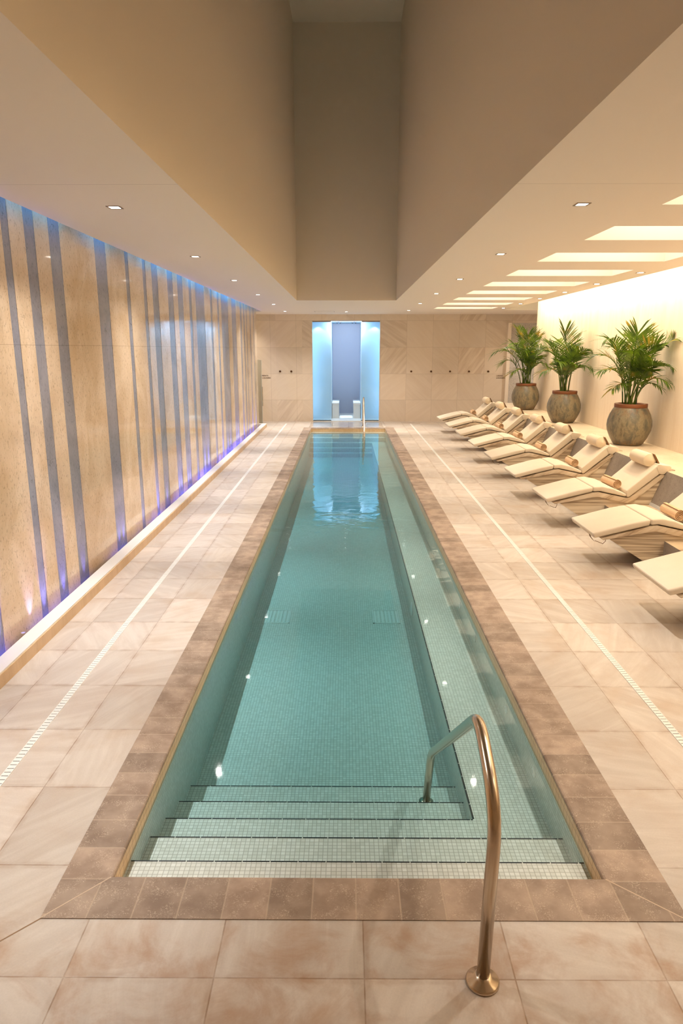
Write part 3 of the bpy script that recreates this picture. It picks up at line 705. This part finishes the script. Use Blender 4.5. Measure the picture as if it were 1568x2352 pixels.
for (px, py, lab, seed, fr) in PALMS:
    rng = random.Random(seed)
    t = thing('potted_palm', lab, 'potted palm', (px, py, .75), 'potted palms on the ledge')
    if POT_ME is None:
        bm = bmesh.new(); rg = lathe(bm, POTP, 48); bm.faces.new(rg[0][::-1]); POT_ME = fin(bm, True)
        bm = bmesh.new(); lathe(bm, [(.222, .592), (.243, .592), (.25, .60), (.25, .648), (.243, .655), (.205, .655), (.196, .645), (.196, .595), (.222, .592)], 48); RIM_ME = fin(bm, True)
        bm = bmesh.new(); rg = lathe(bm, [(.2, .60), (.12, .615), (.03, .622)], 30); bm.faces.new(rg[-1]); SOIL_ME = fin(bm, True)
        for me, mt in ((POT_ME, 'pot'), (RIM_ME, 'rim'), (SOIL_ME, 'soil')):
            me.materials.append(MAT[mt])
            for p in me.polygons: p.use_smooth = True
    po = link('urn', POT_ME, None, t); rm = link('urn_rim', RIM_ME, None, po); rm['label'] = 'terracotta coloured rim'; link('soil', SOIL_ME, None, po)
    for (dx, dy, dz, arch, leaf, roll) in fr:
        bx, by = rng.uniform(-.09, .09)+dx*.06, rng.uniform(-.09, .09)
        base = (bx, by, .60); tip = (dx, dy, .62+dz)
        ctrl = (bx+(dx-bx)*(.25+.1*arch), by+(dy-by)*.3, .62+dz*(.72)+arch*.75+.12)
        bm = frond(base, ctrl, tip, leaf, 21 if leaf > .25 else 16, roll, rng, XR-px-.012)
        link('frond', fin(bm), MAT['leaf'], t)
    for k in range(5):
        a = rng.uniform(0, 6.28); bx, by = .07*math.cos(a), .07*math.sin(a); bm = bmesh.new()
        tube(bm, [(bx, by, .60), (bx*1.3, by*1.3, .85), (bx*1.9, by*1.9, 1.1+rng.uniform(0, .15))], [.011, .009, .004], 7)
        link('stem', fin(bm), MAT['stem'], t)

# ------------------------------------------------------------------ pool handrails
def handrail(flip):
    pts = [(0, 0, .0), (0, -.055, .75), (0, .29, .905), (0, 1.545, -.06), (0, 1.70, -.50)]
    t = thing('pool_handrail', 'x', 'handrail')
    bm = bmesh.new(); tube(bm, smooth_path(pts, [.16, .12, .10], 8), .0235, 20); r = link('rail_tube', fin(bm), MAT['steel'], t, True)
    bm = bmesh.new(); rg = lathe(bm, [(.061, 0), (.061, .008), (.056, .014), (.034, .024), (.027, .036), (.0235, .036)], 36); bm.faces.new(rg[0][::-1])
    f = link('base_flange', fin(bm, True), MAT['steel'], t, True)
    bm = bmesh.new(); rg = lathe(bm, [(.045, -.5+0), (.045, -.49), (.026, -.48), (.0235, -.48)], 24, 0, 1.70); link('step_flange', fin(bm, True), MAT['steel'], t, True)
    if flip: t.rotation_euler = (0, 0, PI)
    return t
h = handrail(False); h.location = (.501, 2.045, .0); tag(h, 'brushed steel handrail by the near pool steps in the foreground', 'handrail', 'pool handrails')
h = handrail(True); h.location = (.50, 20.33, .0); tag(h, 'shiny steel handrail at the far end of the pool, in front of the shower', 'handrail', 'pool handrails')
# ------------------------------------------------------------------ channel drains
for x0, side in ((-1.862, 'left, beside the striped stone wall'), (1.960, 'right, beside the sun loungers')):
    t = thing('channel_drain', 'narrow white slotted channel drain in the deck on the '+side, 'drain', (x0, 11, 0), 'deck channel drains')
    bm = bmesh.new(); y = -12.0
    y0, y1 = -13.0, 10.2
    box(bm, -.004, 0, y0, y1, -.01, .004); box(bm, .038, .042, y0, y1, -.01, .004)
    link('drain_frame', fin(bm), MAT['grate'], t)
    bm = bmesh.new(); y = y0
    while y < y1: box(bm, 0, .038, y, y+.0285, -.008, .003); y += .034
    link('slotted_grate', fin(bm), MAT['grate'], t)
    link('drain_bed', fin(BX(0, .038, y0, y1, -.02, .0008)), MAT['gap'], t)
# ------------------------------------------------------------------ downlights
bm = bmesh.new(); a, b = .052, .038
for x0, x1, y0, y1 in ((-a, a, -a, -b), (-a, a, b, a), (-a, -b, -b, b), (b, a, -b, b)): box(bm, x0, x1, y0, y1, -.004, 0)
TR = fin(bm); TR.materials.append(MAT['trim'])
LE = fin(BX(-.034, .034, -.034, .034, -.003, 0)); LE.materials.append(MAT['lens'])
ordn = ['nearest the camera', 'second from the camera', 'third from the camera', 'fourth from the camera', 'fifth from the camera', 'sixth from the camera', 'seventh from the camera']
for row, X, ysr in (('left ceiling row', -1.73, DL_LEFT[1:]), ('row right of the light well', 1.72, DL_RIGHT[1:]), ('row beside the glowing cove', 4.08, DL_WALL[2:]), ('', 0, [20.4])):
    for k, y in enumerate(ysr):
        if row: lab = 'square lit downlight, %s, %s' % (row, ordn[k] if k < len(ysr)-1 else 'farthest from the camera')
        else: lab = 'small lit downlight in the ceiling in front of the blue shower'
        t = thing('downlight', lab, 'downlight', (X, y, CEIL), 'square ceiling downlights')
        link('trim', TR, None, t); link('lens', LE, None, t)
t = thing('ceiling_hatch', 'thin outlined access hatch in the ceiling before the blue shower', 'hatch', (-.62, 20.3, CEIL))
bm = bmesh.new()
for x0, x1, y0, y1 in ((-.28, .28, -.30, -.292), (-.28, .28, .292, .30), (-.28, -.272, -.292, .292), (.272, .28, -.292, .292)): box(bm, x0, x1, y0, y1, -.002, 0)
link('hatch_frame', fin(bm), MAT['trim'], t); link('hatch_door', fin(BX(-.268, .268, -.288, .288, -.0015, 0)), MAT['ceiling'], t)
# ------------------------------------------------------------------ robe hooks, signs, glass door
HK = [(-2.07, 'first robe hook left of the shower, nearer the glass door'), (-1.72, 'robe hook left of the shower, nearer the shower')]+[(x, n+' robe hook right of the blue shower') for x, n in ((2.03, 'first'), (2.65, 'second'), (3.24, 'third'), (3.83, 'fourth'), (4.43, 'fifth, nearest the ladies lockers sign,'))]
for x, lab in HK:
    t = thing('robe_hook', 'small bronze '+lab, 'hook', (x, YB, 1.56), 'robe hooks on the back wall')
    bm = bmesh.new(); rg = lathe(bm, [(.032, 0), (.032, .008), (.012, .012), (.012, .05), (.024, .055), (.024, .07)], 16); bm.faces.new(rg[-1])
    me = fin(bm, True); me.transform(Matrix.Rotation(PI/2, 4, 'X')); link('peg', me, MAT['bronze'], t)
def text(s, size):
    c = bpy.data.curves.new('text', 'FONT'); c.body = s; c.size = size; c.extrude = .003; c.space_character = 1.05
    o = bpy.data.objects.new('text', c); COL.objects.link(o); bpy.context.view_layer.update()
    me = bpy.data.meshes.new_from_object(o.evaluated_get(bpy.context.evaluated_depsgraph_get())); bpy.data.objects.remove(o); return me
for x, words, lab in ((-2.64, ('GENTS', 'LOCKERS'), 'gents lockers lettering on the back wall beside the glass door'), (4.69, ('LADIES', 'LOCKERS'), 'ladies lockers lettering on the back wall beside the farthest palm')):
    t = thing('wall_lettering', 'small brown '+lab, 'sign', (x, YB-.004, 1.40), 'locker signs')
    for k, wd in enumerate(words):
        me = text(wd, .062); me.transform(Matrix.Rotation(PI/2, 4, 'X')); o = link('lettering', me, MAT['letter'], t); o.location = (0, 0, .01-.07*k)
dr = thing('door_1', 'open frosted glass door leaf standing beside the gents lockers sign', 'door', (-2.57, 20.75, 0)); dr['kind'] = 'structure'
me = fin(BX(-.006, .006, -.42, .42, .01, 1.93)); me.transform(Matrix.Rotation(math.radians(14), 4, 'Z')); link('door_leaf', me, MAT['frost'], dr)
bm = bmesh.new(); tube(bm, [(.03, -.3, .60), (.03, -.3, 1.16)], .012, 10); box(bm, 0, .03, -.306, -.294, .66, .675); box(bm, 0, .03, -.306, -.294, 1.09, 1.105)
me = fin(bm); me.transform(Matrix.Rotation(math.radians(14), 4, 'Z')); link('door_handle', me, MAT['steel'], dr)
# ------------------------------------------------------------------ pool fittings
for x, lab in ((-.755, 'left'), (.44, 'right')):
    t = thing('pool_floor_grate', 'square grate in the pool floor, the %s one of two' % lab, 'grate', (x, 7.1, FZ), 'pool floor grates')
    bm = bmesh.new()
    for k in range(7): box(bm, -.13+k*.04, -.13+k*.04+.022, -.17, .17, 0, .006)
    link('bars', fin(bm), MAT['grate'], t)
    bm = bmesh.new()
    for a in (-.145, .135): box(bm, a, a+.01, -.19, .19, 0, .007)
    for a in (-.19, .18): box(bm, -.145, .145, a, a+.01, 0, .007)
    link('grate_frame', fin(bm), MAT['grate'], t)
INL = [(.20, 3.62, 'nearest the camera'), (.20, 4.35, 'second from the camera'), (.20, 5.55, 'third from the camera'), (.20, 6.35, 'fourth from the camera')]
for dz, y, lab in INL:
    t = thing('water_inlet', 'small round water inlet in the right pool wall, '+lab, 'inlet', (PX1, y, -dz), 'round inlets in the right pool wall')
    bm = bmesh.new(); rg = lathe(bm, [(.032, 0), (.032, .006), (.024, .009), (.016, .009), (.014, .002), (.001, .002)], 20); me = fin(bm, True); me.transform(Matrix.Rotation(-PI/2, 4, 'Y')); link('inlet_ring', me, MAT['grate'], t)
t = thing('pool_light', 'round pale light fitting on the face of the pool ledge', 'pool light', (LEDX, 6.95, -.475))
bm = bmesh.new(); rg = lathe(bm, [(.075, 0), (.075, .01), (.055, .016), (.001, .02)], 28); me = fin(bm, True); me.transform(Matrix.Rotation(-PI/2, 4, 'Y')); link('light_face', me, MAT['grate'], t)
# ------------------------------------------------------------------ blue uplights in the trench and the slot over the left wall
bl = [(5.30, 14, 'the bright one at the left edge of the photo')]
for s0, s1 in STR[3:]:
    yc = (s0+s1)/2; wd = s1-s0
    gl = random.choice((.5, .9, 1.5))
    for q in ((0,) if wd < .3 else (-.22, .22)):
        lamp('trench_beam', 'SPOT', (XL+.07, yc+q*wd, -.09), 38*gl*(1+yc*.05)*min(1, wd/.2), (.20, .18, 1), aim=(-.12, 0, 1), spot_size=math.radians(27), spot_blend=.8, shadow_soft_size=.01)
    lamp('trench_led', 'AREA', (XL+.03, yc, -.07), gl*.4*wd/.25*(1+yc*.05), (.16, .15, 1), aim=(-.25, 0, 1), shape='RECTANGLE', size=.03, size_y=wd*.9)
    lamp('slot_led', 'AREA', (XL+.07, yc, 3.6), 1.8*wd/.25, (.10, .42, 1), aim=(-.35, 0, -1), shape='RECTANGLE', size=.03, size_y=wd*.9)
lamp('trench_spot', 'SPOT', (XL+.06, 5.20, .03), 10, (.45, .35, 1), aim=(-.13, .05, 1), spot_size=math.radians(40), spot_blend=.8, shadow_soft_size=.01)
t = thing('trench_uplight', 'small glowing blue uplight in the trench below the striped wall', 'uplight', (XL+.05, 5.16, -.10))
bm = bmesh.new(); rg = lathe(bm, [(.026, 0), (.026, .11), (.018, .115), (.018, .105)], 16); link('housing', fin(bm, True), MAT['chrome'], t)
bm = bmesh.new(); rg = lathe(bm, [(.018, .108), (.001, .112)], 16); link('led_lens', fin(bm, True), MAT['blue_lens'], t)
